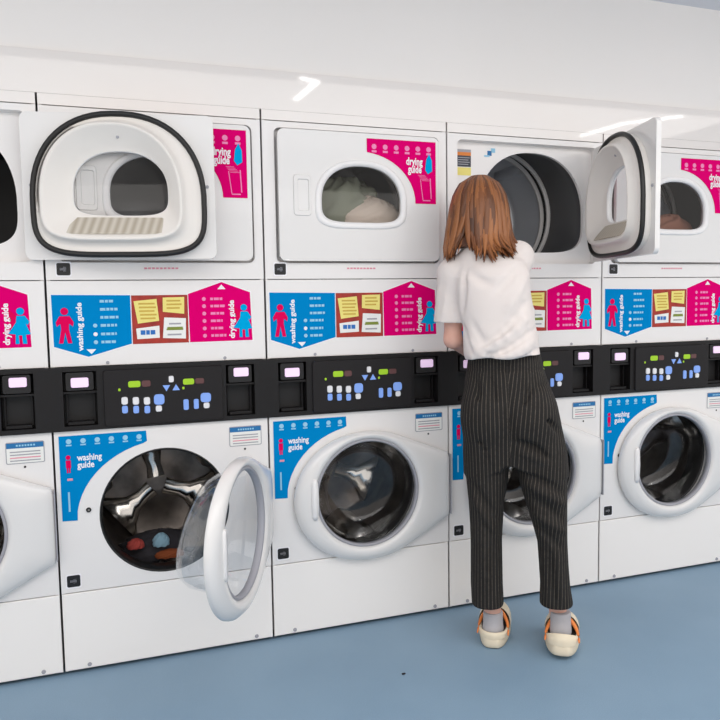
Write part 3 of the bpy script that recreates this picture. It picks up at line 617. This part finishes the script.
S.cone((-.014, .125, 1.462), (-.010, .35, 1.474), .056, .052, .03); S.plane((-.10, .24, 1.30), (.14, .42, 1.58), (-.0, -.99, -.1), -.330 - .148)
S.ell((-.152, .108, 1.545), (.060, .062, .045), 0, cut=True)
def back_y(rows, x, z, e=2.5):
    R = np.array(sorted(rows), float); I = [np.interp(z, R[:, 0], R[:, j]) for j in range(1, 5)]; cx, rx, cy, ry = (I[0] + I[1]) / 2, (I[1] - I[0]) / 2, (I[2] + I[3]) / 2, (I[3] - I[2]) / 2
    return cy - ry * max(0, 1 - min(1, abs((x - cx) / rx)) ** e) ** (1 / e)
def fold(Fd, rows, p, q, bow, w_, am):
    """a fold on the back of a garment from p to q (x, z), bowed sideways"""
    L = []
    for i in range(7):
        t = i / 6; x = p[0] + (q[0] - p[0]) * t; z = p[1] + (q[1] - p[1]) * t + bow * math.sin(PI * t); L.append((x, back_y(rows, x, z), z))
    for i in range(6):
        k = math.sin(PI * (i + .5) / 6) ** .6; a_, b_ = np.array(L[i]), np.array(L[i + 1]); m = w_ * 3 + .01
        sl, X, Y, Z = Fd.block(np.minimum(a_, b_) - m, np.maximum(a_, b_) + m); v = b_ - a_; t = np.clip(((X - a_[0]) * v[0] + (Y - a_[1]) * v[1] + (Z - a_[2]) * v[2]) / (v @ v), 0, 1)
        g = np.exp(-((X - a_[0] - t * v[0]) ** 2 + (Y - a_[1] - t * v[1]) ** 2 + (Z - a_[2] - t * v[2]) ** 2) / (w_ * w_))
        Fd.d[sl] -= (am * k * .62 * g).astype(np.float32)
SR = [(1.082, -.200, .066, -.100, .165), (1.16, -.212, .060, -.100, .175), (1.225, -.222, .050, -.090, .172), (1.29, -.232, .040, -.085, .172), (1.345, -.240, .033, -.078, .172), (1.42, -.218, .022, -.050, .16), (1.47, -.2, .02, -.02, .15)]
for p, q, bow, w_, am in (((-.15, 1.125), (.045, 1.265), -.02, .012, .012), ((-.12, 1.105), (.055, 1.215), -.018, .010, -.013), ((-.09, 1.10), (.058, 1.175), -.015, .010, .012), ((-.03, 1.09), (.060, 1.135), -.008, .009, -.010), ((.01, 1.085), (.062, 1.11), -.004, .008, .008),
                         ((-.13, 1.15), (.035, 1.33), -.03, .014, -.009), ((-.205, 1.27), (-.195, 1.41), .0, .010, -.013), ((-.215, 1.23), (-.17, 1.13), .0, .012, -.010), ((-.20, 1.20), (-.13, 1.11), -.01, .010, .009), ((-.17, 1.23), (-.11, 1.14), -.01, .012, -.006),
                         ((.0, 1.44), (-.09, 1.33), -.01, .015, -.008), ((.02, 1.40), (-.05, 1.27), -.01, .015, .008), ((-.17, 1.11), (-.16, 1.085), 0, .010, .007), ((-.11, 1.12), (-.10, 1.085), 0, .010, -.007), ((-.19, 1.42), (-.10, 1.36), -.01, .016, -.006)):
    fold(S, SR, p, q, bow, w_, am * 1.5)
for a, b, w_, am in (((-.29, -.01, 1.24), (-.27, -.005, 1.34), .012, .007), ((-.31, .01, 1.30), (-.28, .01, 1.38), .012, -.006), ((-.25, .0, 1.25), (-.24, .0, 1.31), .009, -.006)): S.crease(a, b, w_, am)
# hem: hollow below, higher at the right
sl, X, Y, Z = S.block((-.26, -.16, 1.05), (.12, .22, 1.15)); hem = 1.094 + .012 * np.clip((X + .2) / .27, 0, 1) + .004 * np.sin(X * 38); S.d[sl] = np.maximum(S.d[sl], hem - Z)
V, F = S.mesh(1)
shirt_m = mat('white_cotton', srgb(226, 218, 214), .85, spec=.2, bump=(260, .25))
from_np('t_shirt', V, F, shirt_m, person)

# --- trousers
T_ = Field((-.27, -.16, .10), (.25, .27, 1.14), .0046)
T_.column([(.60, -.20, -.05, -.035, .145), (.66, -.204, .164, -.05, .16), (.745, -.208, .158, -.068, .17), (.86, -.213, .141, -.088, .17), (.935, -.213, .124, -.088, .17), (1.01, -.206, .095, -.075, .165), (1.06, -.198, .078, -.062, .155), (1.112, -.192, .068, -.055, .15)], 0, 2.3)
sl, X, Y, Z = T_.block((-.30, -.2, .55), (.3, .3, .70)); T_.d[sl] = np.maximum(T_.d[sl], .705 + .25 * np.abs(X + .045) * -1 - Z)
T_.column([(.156, -.183, -.063, -.030, .115), (.24, -.187, -.067, -.030, .118), (.40, -.187, -.070, -.032, .135), (.475, -.190, -.066, -.036, .145), (.55, -.194, -.062, -.044, .152), (.65, -.204, -.045, -.052, .160), (.76, -.204, -.042, -.068, .160), (.88, -.19, -.06, -.06, .14), (.96, -.16, -.09, -.03, .10)], .028, 2.3)
T_.column([(.176, .068, .190, -.030, .115), (.25, .070, .178, -.030, .118), (.33, .065, .172, -.030, .126), (.41, .059, .168, -.034, .138), (.48, .040, .167, -.040, .145), (.55, .018, .167, -.046, .152), (.65, -.012, .166, -.055, .160), (.76, -.020, .155, -.068, .160), (.88, -.0, .115, -.06, .14), (.96, .02, .07, -.03, .10)], .028, 2.3)
T_.ell((-.125, -.02, .885), (.080, .082, .10), .05); T_.ell((.025, -.02, .885), (.085, .082, .10), .05)
for a, b, w_, am in (((-.045, -.095, 1.0), (-.042, -.105, .86), .009, -.016), ((-.044, -.105, .93), (-.040, -.085, .70), .014, -.026), ((-.042, -.10, .84), (-.034, -.065, .66), .020, -.022)): T_.crease(a, b, w_, am)
PR = [(.13, -.183, -.063, -.030, .115), (.40, -.187, -.070, -.032, .135), (.55, -.194, -.062, -.044, .152), (.65, -.204, -.045, -.052, .160)]
PRR = [(.15, .070, .190, -.030, .115), (.25, .070, .178, -.030, .118), (.41, .059, .168, -.034, .138), (.48, .040, .167, -.040, .145), (.55, .018, .167, -.046, .152), (.65, -.012, .166, -.055, .160), (.70, -.02, .162, -.06, .162)]
PU = [(.66, -.204, .164, -.05, .16), (.745, -.208, .158, -.068, .17), (.86, -.213, .141, -.095, .17), (.935, -.213, .124, -.09, .17), (1.01, -.206, .095, -.075, .165), (1.06, -.198, .078, -.062, .155), (1.112, -.192, .068, -.055, .15)]
for R_, p, q, bow, w_, am in ((PU, (-.19, 1.055), (.075, 1.055), 0, .006, -.008), (PU, (.03, 1.0), (.09, 1.005), 0, .005, -.008), (PU, (-.02, .80), (.10, .73), .02, .013, -.010), (PU, (.0, .76), (.13, .70), .01, .012, .010), (PU, (.05, .90), (.13, .83), .01, .012, -.007),
    (PRR, (.0, .68), (.15, .61), .01, .012, -.011), (PRR, (.02, .64), (.16, .56), .01, .012, .010), (PRR, (.03, .59), (.15, .51), .01, .011, -.010), (PRR, (.05, .53), (.16, .46), .005, .011, .008), (PRR, (.055, .48), (.15, .40), .005, .011, -.007), (PRR, (.09, .42), (.115, .22), 0, .012, -.006), (PRR, (.13, .40), (.14, .20), 0, .012, .006),
    (PU, (-.17, .86), (-.08, .68), 0, .012, -.008), (PU, (-.14, .80), (-.07, .67), 0, .011, .008), (PR, (-.18, .64), (-.08, .50), 0, .012, -.008), (PR, (-.17, .58), (-.09, .45), 0, .011, .006), (PR, (-.14, .46), (-.12, .20), 0, .013, .006), (PR, (-.10, .40), (-.10, .2), 0, .011, -.005),
    (PU, (-.17, 1.04), (-.14, .93), 0, .011, -.008), (PU, (-.11, 1.04), (-.09, .94), 0, .010, -.007), (PU, (.05, 1.04), (.0, .92), 0, .010, -.008), (PU, (.02, 1.04), (.02, .98), 0, .008, .006), (PU, (-.14, 1.03), (-.12, .97), 0, .008, .006)):
    fold(T_, R_, p, q, bow, w_, am * 2.1)
for lo, hi, cx in (((-.20, -.05, .1), (-.05, .13, .19), -.123), ((.05, -.05, .1), (.21, .13, .205), .130)):
    sl, X, Y, Z = T_.block(lo, hi); T_.d[sl] = np.maximum(T_.d[sl], -np.maximum(np.sqrt(((X - cx) / .050) ** 2 + ((Y - .043) / .062) ** 2) - 1, 0) * .05 + np.where(((X - cx) / .050) ** 2 + ((Y - .043) / .062) ** 2 < 1, (1 - np.sqrt(((X - cx) / .050) ** 2 + ((Y - .043) / .062) ** 2)) * .05, 0) - np.clip(Z - (hi[2] - .01), 0, 1) * 9)
V, F = T_.mesh(2)
zz = V[:, 2]; cl = np.interp(zz, [.13, .55, .76, 1.1], [-.123, -.128, -.115, -.10]); cr_ = np.interp(zz, [.13, .40, .55, .76, 1.1], [.130, .113, .092, .06, .0])
left = V[:, 0] < np.interp(zz, [.4, .66, 1.1], [0, -.035, -.05]); cx = np.where(left, cl, cr_); ang_ = np.arctan2(V[:, 0] - cx, np.abs(V[:, 1] - .05)); rad = np.interp(zz, [.13, .55, .9, 1.1], [.066, .080, .115, .115])
u_flat = V[:, 0] * 1.25; u_ang = ang_ * rad * 1.05 + cx * 1.25
stripe = u_ang * .75 + u_flat * .25
tm = mat('pinstripe_wool', srgb(40, 38, 37), .85, spec=.2, bump=(420, .3)); nt = tm.node_tree; b = nt.nodes['Principled BSDF']
at = nt.nodes.new('ShaderNodeAttribute'); at.attribute_name = 'stripe'
m1 = nt.nodes.new('ShaderNodeMath'); m1.operation = 'MULTIPLY'; m1.inputs[1].default_value = 1 / .0135; m2 = nt.nodes.new('ShaderNodeMath'); m2.operation = 'FRACT'
m3 = nt.nodes.new('ShaderNodeMath'); m3.operation = 'LESS_THAN'; m3.inputs[1].default_value = .17
nz = nt.nodes.new('ShaderNodeTexNoise'); nz.inputs['Scale'].default_value = 85; nz.inputs['Roughness'].default_value = .8; mxn = nt.nodes.new('ShaderNodeMath'); mxn.operation = 'MULTIPLY'
mx = nt.nodes.new('ShaderNodeMix'); mx.data_type = 'RGBA'; mx.inputs['A'].default_value = srgb(40, 38, 37); mx.inputs['B'].default_value = srgb(112, 104, 93)
tcn = nt.nodes.new('ShaderNodeTexCoord'); nt.links.new(tcn.outputs['Object'], nz.inputs['Vector'])
nt.links.new(at.outputs['Fac'], m1.inputs[0]); nt.links.new(m1.outputs[0], m2.inputs[0]); nt.links.new(m2.outputs[0], m3.inputs[0]); nt.links.new(m3.outputs[0], mxn.inputs[0]); nt.links.new(nz.outputs['Fac'], mxn.inputs[1]); nt.links.new(mxn.outputs[0], mx.inputs['Factor']); nt.links.new(mx.outputs['Result'], b.inputs['Base Color'])
from_np('trousers', V, F, tm, person, {'stripe': stripe})

# --- socks and clogs
sock_m = mat('grey_sock', srgb(178, 176, 180), .9, bump=(300, .4))
cream = mat('cream_foam', srgb(236, 222, 196), .6); org = mat('orange_trim', srgb(240, 140, 70), .6); insole = mat('dark_insole', srgb(46, 38, 36), .8); undersole = mat('grey_undersole', srgb(176, 164, 146), .8)
M.update(cream=cream, orange_trim=org, insole=insole, undersole=undersole)
for ax, ay, az, turn, tilt, lift in ((-.104, .055, .092, .03, 0, 0), (.145, .045, .115, .05, .16, .0)):
    K = Field((ax - .06, ay - .08, .0), (ax + .07, ay + .20, az + .06), .004)
    K.cone((ax, ay, az + .04), (ax, ay - .005, az - .03), .037, .038, .02); K.cone((ax, ay - .018, az - .045), (ax + .004, ay + .095, .060 + (az - .092) * .5), .034, .019, .02); K.plane((ax - .1, ay - .1, az), (ax + .1, ay + .1, az + .1), (0, 0, -1), -(az + .030))
    V, F = K.mesh(1); from_np('sock', V, F, sock_m, person)
    # clog outline seen from above: heel at y=0, toe at y=.255
    n = 40
    def sole(k, z, dz=0):
        o = []
        for i in range(n):
            a = 2 * PI * i / n; c, s_ = math.cos(a), math.sin(a); y = .127 - .127 * c
            hw = (.043 + .010 * min(1, y / .16)) * abs(math.sin(a)) ** .55
            o.append((math.copysign(hw, s_) * k if s_ else 0, .127 + (y - .127) * k, z))
        return o
    mb = MB(); mb.loft([sole(.90, .0), sole(.98, .004), sole(1.0, .014), sole(1.01, .026), sole(.985, .040), sole(.90, .043)], 'cream', cap0=True, cap1=True, mats=['undersole', 'cream', 'cream', 'cream', 'cream'])
    def place(o):
        o.location = (ax, -.012 - (.050 if tilt else 0), lift); o.rotation_euler = (0, 0, -turn); o.scale = (1.22 if tilt else 1.16, 1.06, 1.15); return o
    shoe = mb.build('shoe', person); place(shoe)
    if tilt: shoe.rotation_euler.x = -tilt * .55; shoe.location.z = .016
    mb = MB(); mb.loft([sole(.86, .0435), sole(.4, .0438)], 'insole', cap1=True); mb.build('insole', shoe)
    # upper: a vamp shell over the front half
    L = []
    for i in range(13):
        t = i / 12; y = .105 + .147 * t; hw = (.0525 * math.sqrt(max(0, 1 - max(0, (y - .16) / .097) ** 2)) + .001); hgt = .068 * math.sqrt(max(0, 1 - t ** 2.4)) + .004; L.append([(hw * math.cos(PI * j / 14), y, .036 + hgt * math.sin(PI * j / 14) ** .8) for j in range(15)])
    mb = MB(); mb.loft(L, 'cream', closed=False); mb.build('upper', shoe)
    mb = MB(); rim = []
    for i in range(25):
        a = PI * i / 24; x = -.049 * math.cos(a); y = .018 + .092 * math.sin(a) ** .6; z = .046 + .050 * math.sin(a) ** 1.2; rim.append((x, y, z))
    mb.tube(rim, [.0025 + .0055 * math.sin(PI * i / 24) for i in range(25)], 'orange_trim', 8); mb.build('shoe_trim', shoe)
    mb = MB(); L = []
    for i in range(13):                                                             # low heel counter
        a = PI * i / 12; x, y = .046 * math.cos(a), .050 - .052 * math.sin(a); top = .056 + (.018 if tilt else .0) * math.sin(a)
        L.append([(x, y, .034), (x * 1.02, y - .002 * math.sin(a), .046), (x, y, top), (x * .88, y + .006 * math.sin(a), top), (x * .88, y + .006 * math.sin(a), .04)])
    mb.loft(L, 'cream', closed=False); mb.build('heel_counter', shoe)

# --- hair: a soft cap plus separate locks
hair_rows = [(1.430, -.274, -.048, -.062, .17), (1.452, -.277, -.044, -.050, .17), (1.50, -.284, -.034, -.012, .18), (1.537, -.279, -.036, .008, .19), (1.593, -.271, -.041, .020, .20), (1.649, -.263, -.048, .026, .215), (1.705, -.250, -.063, .045, .215), (1.745, -.228, -.086, .075, .200), (1.768, -.200, -.112, .105, .180), (1.776, -.17, -.142, .135, .155)]
HR = np.array(hair_rows)
def hair_at(z, a, k=1.0):
    I = [np.interp(z, HR[:, 0], HR[:, j]) for j in range(1, 5)]; cx, rx, cy, ry = (I[0] + I[1]) / 2, (I[1] - I[0]) / 2, (I[2] + I[3]) / 2, (I[3] - I[2]) / 2
    return cx + rx * k * math.sin(a), cy - ry * k * math.cos(a)
vs, fs, tone = [], [], []
def lock(pts, r, tn, flat=.5, nrm=None):
    base = len(vs); m = 6; L = len(pts)
    for i, p in enumerate(pts):
        p = Vector(p); t = (Vector(pts[min(i + 1, L - 1)]) - Vector(pts[max(i - 1, 0)])).normalized(); o = Vector((p.x - HX, p.y - HY, 0))
        o = (o - t * o.dot(t)); o = o.normalized() if o.length > 1e-5 else t.orthogonal().normalized(); w_ = t.cross(o); q = i / (L - 1); rr = r * (min(1, .45 + q * 2.2)) * (1 if q < .72 else max(.12, 1 - ((q - .72) / .28) ** 1.5))
        for j in range(m):
            c, s_ = math.cos(2 * PI * j / m), math.sin(2 * PI * j / m); v = p + w_ * rr * c + o * rr * flat * s_; vs.append(tuple(v)); tone.append(tn + .10 * (q - .5))
    for i in range(L - 1):
        for j in range(m): fs.append((base + i * m + j, base + i * m + (j + 1) % m, base + (i + 1) * m + (j + 1) % m, base + (i + 1) * m + j))
n_l = 330
for i in range(n_l):
    lay = i % 3; a = -2.45 + 4.9 * ((i * .61803) % 1)                # angle from the back of the head
    k = (.985, .94, .88)[lay] + random.uniform(-.015, .012); zend = float(np.interp(math.sin(a), [-1, -.72, -.36, -.05, .30, .56, .84, 1], [1.464, 1.472, 1.506, 1.480, 1.446, 1.478, 1.448, 1.468])) + random.gauss(0, .007) - .004 * lay
    tip = min((-1.9, -1.0, .30, 1.02, 1.8), key=lambda t: abs(t - a))
    tn = random.uniform(.15, .85) - .12 * lay; drift = random.uniform(-.10, .10); ph = random.uniform(0, 6); pts = []
    for j in range(15):
        q = j / 14; z = 1.772 - (1.772 - zend) * q ** .9
        aa = a + drift * q + .45 * (tip - a) * q ** 3 + .02 * math.sin(ph + q * 9); x, y = hair_at(max(z, 1.430), aa, k * (1 + .02 * math.sin(ph + 7 * q)))
        if q > .72:
            e = (q - .72) / .28; flick = (.034 if a > .25 else (-.004 if a > -.7 else -.006)) * e ** 1.6; x += flick + .006 * e * math.sin(ph); y -= .004 * e; z += .018 * e ** 2 * (a > .5)
        pts.append((x, y, z))
    lock(pts, random.uniform(.0085, .0145), tn)
hair_m = mat('auburn_hair', srgb(150, 92, 50), .42, spec=.5); nt = hair_m.node_tree; b = nt.nodes['Principled BSDF']
at = nt.nodes.new('ShaderNodeAttribute'); at.attribute_name = 'tone'; cr = nt.nodes.new('ShaderNodeValToRGB')
cr.color_ramp.elements[0].color = srgb(60, 31, 15); cr.color_ramp.elements[1].color = srgb(172, 110, 62); e_ = cr.color_ramp.elements.new(.5); e_.color = srgb(126, 75, 39)
nt.links.new(at.outputs['Fac'], cr.inputs[0]); nt.links.new(cr.outputs[0], b.inputs['Base Color'])
tcn = nt.nodes.new('ShaderNodeTexCoord'); mpn = nt.nodes.new('ShaderNodeMapping'); mpn.inputs['Scale'].default_value = (420, 420, 14); nz = nt.nodes.new('ShaderNodeTexNoise'); nz.inputs['Scale'].default_value = 1; bp = nt.nodes.new('ShaderNodeBump'); bp.inputs['Strength'].default_value = .5; bp.inputs['Distance'].default_value = .003
nt.links.new(tcn.outputs['Object'], mpn.inputs[0]); nt.links.new(mpn.outputs[0], nz.inputs['Vector']); nt.links.new(nz.outputs['Fac'], bp.inputs['Height']); nt.links.new(bp.outputs['Normal'], b.inputs['Normal'])
HF = Field((-.32, -.02, 1.44), (.01, .27, 1.80), .005)                # scalp cap under the locks, open at the face
HF.column([(z, (a + b_) / 2 - (b_ - a) / 2 * .90, (a + b_) / 2 + (b_ - a) / 2 * .90, (c + d_2) / 2 - (d_2 - c) / 2 * .90, (c + d_2) / 2 + (d_2 - c) / 2 * .86) for z, a, b_, c, d_2 in hair_rows if z > 1.49], 0, 2.1)
HF.ell((HX, HY + .095, HZ - .075), (.066, .085, .112), 0, cut=True); HF.ell((HX, HY - .01, 1.49), (.082, .055, .10), 0, cut=True)
V, F = HF.mesh(2); nb = len(vs); V_all = np.concatenate([np.array(vs), V]); F_all = np.concatenate([np.array(fs), F + nb]); tone_all = np.concatenate([np.array(tone), np.full(len(V), .12)])
from_np('hair', V_all, F_all, hair_m, person, {'tone': tone_all})

# ------------------------------------------------------------------ laundry inside the machines
def garment(name, label, cat, c, size, m, seed, group=None, kind=None):
    """a crumpled heap of cloth resting in a drum; c is the middle of its underside"""
    r_ = np.random.default_rng(seed); n1, n2 = 56, 28; mb = MB(); L = []
    fr = r_.integers(2, 6, 7); fz = r_.uniform(1, 4, 7); ph = r_.uniform(0, 6.3, (7, 2)); am = r_.uniform(.4, 1, 7) * .055
    for i in range(n2 + 1):
        th = PI * (i + .02) / (n2 + .04); row = []
        for j in range(n1):
            a = 2 * PI * j / n1; k = 1 + sum(am[q] * (1 - abs(math.sin(fr[q] * a + fz[q] * th * 2 + ph[q, 0]))) * 1.6 for q in range(7)) - .18
            z = math.cos(th); zz_ = (z * .5 + .5) if z > -.6 else .2; row.append((size[0] * k * math.sin(th) * math.cos(a), size[1] * k * math.sin(th) * math.sin(a), size[2] * k * max(z, -.35) + size[2] * .35))
        L.append(row)
    mb.loft(L, m, cap0=True, cap1=True); o = mb.build(name); o.location = c; tag(o, label, cat, group); return o
for nm, c_ in (('cloth_olive', (150, 154, 138)), ('cloth_beige', (228, 212, 198)), ('cloth_red', (150, 62, 56)), ('cloth_pale', (120, 150, 165)), ('cloth_rust', (120, 62, 34)), ('cloth_brown', (160, 112, 94)), ('cloth_dark', (48, 46, 50)), ('cloth_grey', (120, 124, 130))):
    M[nm] = mat(nm, srgb(*c_), .9, spec=.2, bump=(160, .4))
d1 = W
garment('garment', 'dark olive garment tumbled behind the centre dryer window', 'clothing', (d1 + .37, .175, 1.555), (.18, .09, .19), 'cloth_olive', 3)
garment('garment', 'pale beige garment lying in the centre dryer window', 'clothing', (d1 + .47, .115, 1.575), (.14, .05, .11), 'cloth_beige', 9)
garment('garment', 'dark clothing in the bottom of the open washer drum', 'clothing', (.35, .21, .325), (.15, .09, .075), 'cloth_dark', 4)
garment('cloth', 'small red cloth lying in the open washer drum', 'cloth', (.262, .125, .392), (.032, .024, .026), 'cloth_red', 5)
garment('cloth', 'small pale blue cloth lying in the open washer drum', 'cloth', (.355, .120, .392), (.032, .024, .036), 'cloth_pale', 6)
garment('cloth', 'small rust coloured cloth at the front of the open washer drum', 'cloth', (.385, .115, .345), (.055, .022, .022), 'cloth_rust', 7)
garment('garment', 'brown garment behind the rightmost dryer window', 'clothing', (3 * W + .47, .115, 1.545), (.15, .06, .11), 'cloth_brown', 8)
garment('garment', 'grey bundle behind the rightmost dryer window, above the brown garment', 'clothing', (3 * W + .44, .245, 1.60), (.15, .05, .17), 'cloth_grey', 11)

from_xyz = (1.123, -0.425, 0.0)
mb = MB(); L = []
for i in range(1, 8):
    t = PI * i / 8; L.append([(.007 * math.sin(t) * math.cos(a) * (1 + .3 * math.sin(3 * a + t)), .005 * math.sin(t) * math.sin(a) * (1 + .3 * math.cos(2 * a)), .003 + .003 * math.cos(t)) for a in [2 * PI * j / 14 for j in range(14)]])
mb.loft(L, 'cloth_dark', cap0=True, cap1=True); o = mb.build('lint_crumb'); o.location = from_xyz; tag(o, 'tiny dark crumb lying alone on the blue floor', 'crumb')
# ------------------------------------------------------------------ light and camera
M['lamp'] = mat('lamp_diffuser', srgb(255, 255, 255), .4, emit=((1, .98, .95, 1), 11)); M['lamp_body'] = mat('lamp_housing', srgb(225, 225, 228), .4)
def ceiling_light(pts, label):
    T = empty('ceiling_light', (pts[0][0], pts[0][1], CEIL)); tag(T, label, 'ceiling light', 'bent strip lights under the ceiling')
    mb = MB(); mc = MB(); zc = CEIL - .02
    def bar(mb, a, b, w, z0, z1, m):
        d = Vector((b[0] - a[0], b[1] - a[1])).normalized() ; nx, ny = -d.y * w, d.x * w
        P = [(a[0] + nx - T.location.x, a[1] + ny - T.location.y), (b[0] + nx - T.location.x, b[1] + ny - T.location.y), (b[0] - nx - T.location.x, b[1] - ny - T.location.y), (a[0] - nx - T.location.x, a[1] - ny - T.location.y)]
        mb.loft([[(x, y, z0 - CEIL) for x, y in P], [(x, y, z1 - CEIL) for x, y in P]], m, cap0=True, cap1=True, smooth=False)
    for i in range(len(pts) - 1): bar(mb, pts[i], pts[i + 1], .026, zc - .012, CEIL - .002, 'lamp_body'); bar(mc, pts[i], pts[i + 1], .018, zc - .018, zc - .0125, 'lamp')
    mb.build('lamp_housing', T); mc.build('diffuser', T)
ceiling_light([(1.39, -1.86), (1.415, -1.47), (1.30, -1.43)], 'bent strip light seen reflected in the glossy panel above the machines, the left one')
ceiling_light([(3.80, -2.25), (3.86, -1.80), (4.12, -1.52)], 'bent strip light seen reflected in the glossy panel above the machines, the right one')
def area(name, loc, rot, sx, sy, power, col=(1, 1, 1)):
    l = bpy.data.lights.new(name, 'AREA'); l.shape = 'RECTANGLE'; l.size = sx; l.size_y = sy; l.energy = power; l.color = col
    o = bpy.data.objects.new(name, l); COL.objects.link(o); o.location = loc; o.rotation_euler = rot; return o
area('ceiling_panel_lamp', (1.2, -2.3, CEIL - .06), (0, 0, 0), 6.5, 1.8, 74, (1, .95, .90))
area('added_fill_uplight', (1.4, -3.0, 2.1), (math.radians(150), 0, 0), 6.0, .5, 20, (1, .95, .90))  # added fill behind the camera, brightens ceiling and upper wall; no actual fixture
w = bpy.data.worlds.new('world'); bpy.context.scene.world = w; w.use_nodes = True
w.node_tree.nodes['Background'].inputs[0].default_value = (1, .955, .92, 1); w.node_tree.nodes['Background'].inputs[1].default_value = 1.11

cam = bpy.data.cameras.new('camera'); co = bpy.data.objects.new('camera', cam); COL.objects.link(co); bpy.context.scene.camera = co
yaw, pitch, roll = .339512, -.0793760, -.0158387
f = Vector((math.sin(yaw) * math.cos(pitch), math.cos(yaw) * math.cos(pitch), math.sin(pitch))); r = Vector((math.cos(yaw), -math.sin(yaw), 0)); u = r.cross(f)
r2, u2 = r * math.cos(roll) + u * math.sin(roll), -r * math.sin(roll) + u * math.cos(roll)
mw = Matrix((r2, u2, -f)).transposed().to_4x4(); mw.translation = Vector((.169788, -2.718691, 1.307487)); co.matrix_world = mw
cam.sensor_width = 36; cam.lens = 733.7 / 720 * 36; cam.clip_start = .05
vs = bpy.context.scene.view_settings; vs.view_transform = 'Standard'; vs.look = 'None'; vs.exposure = 0
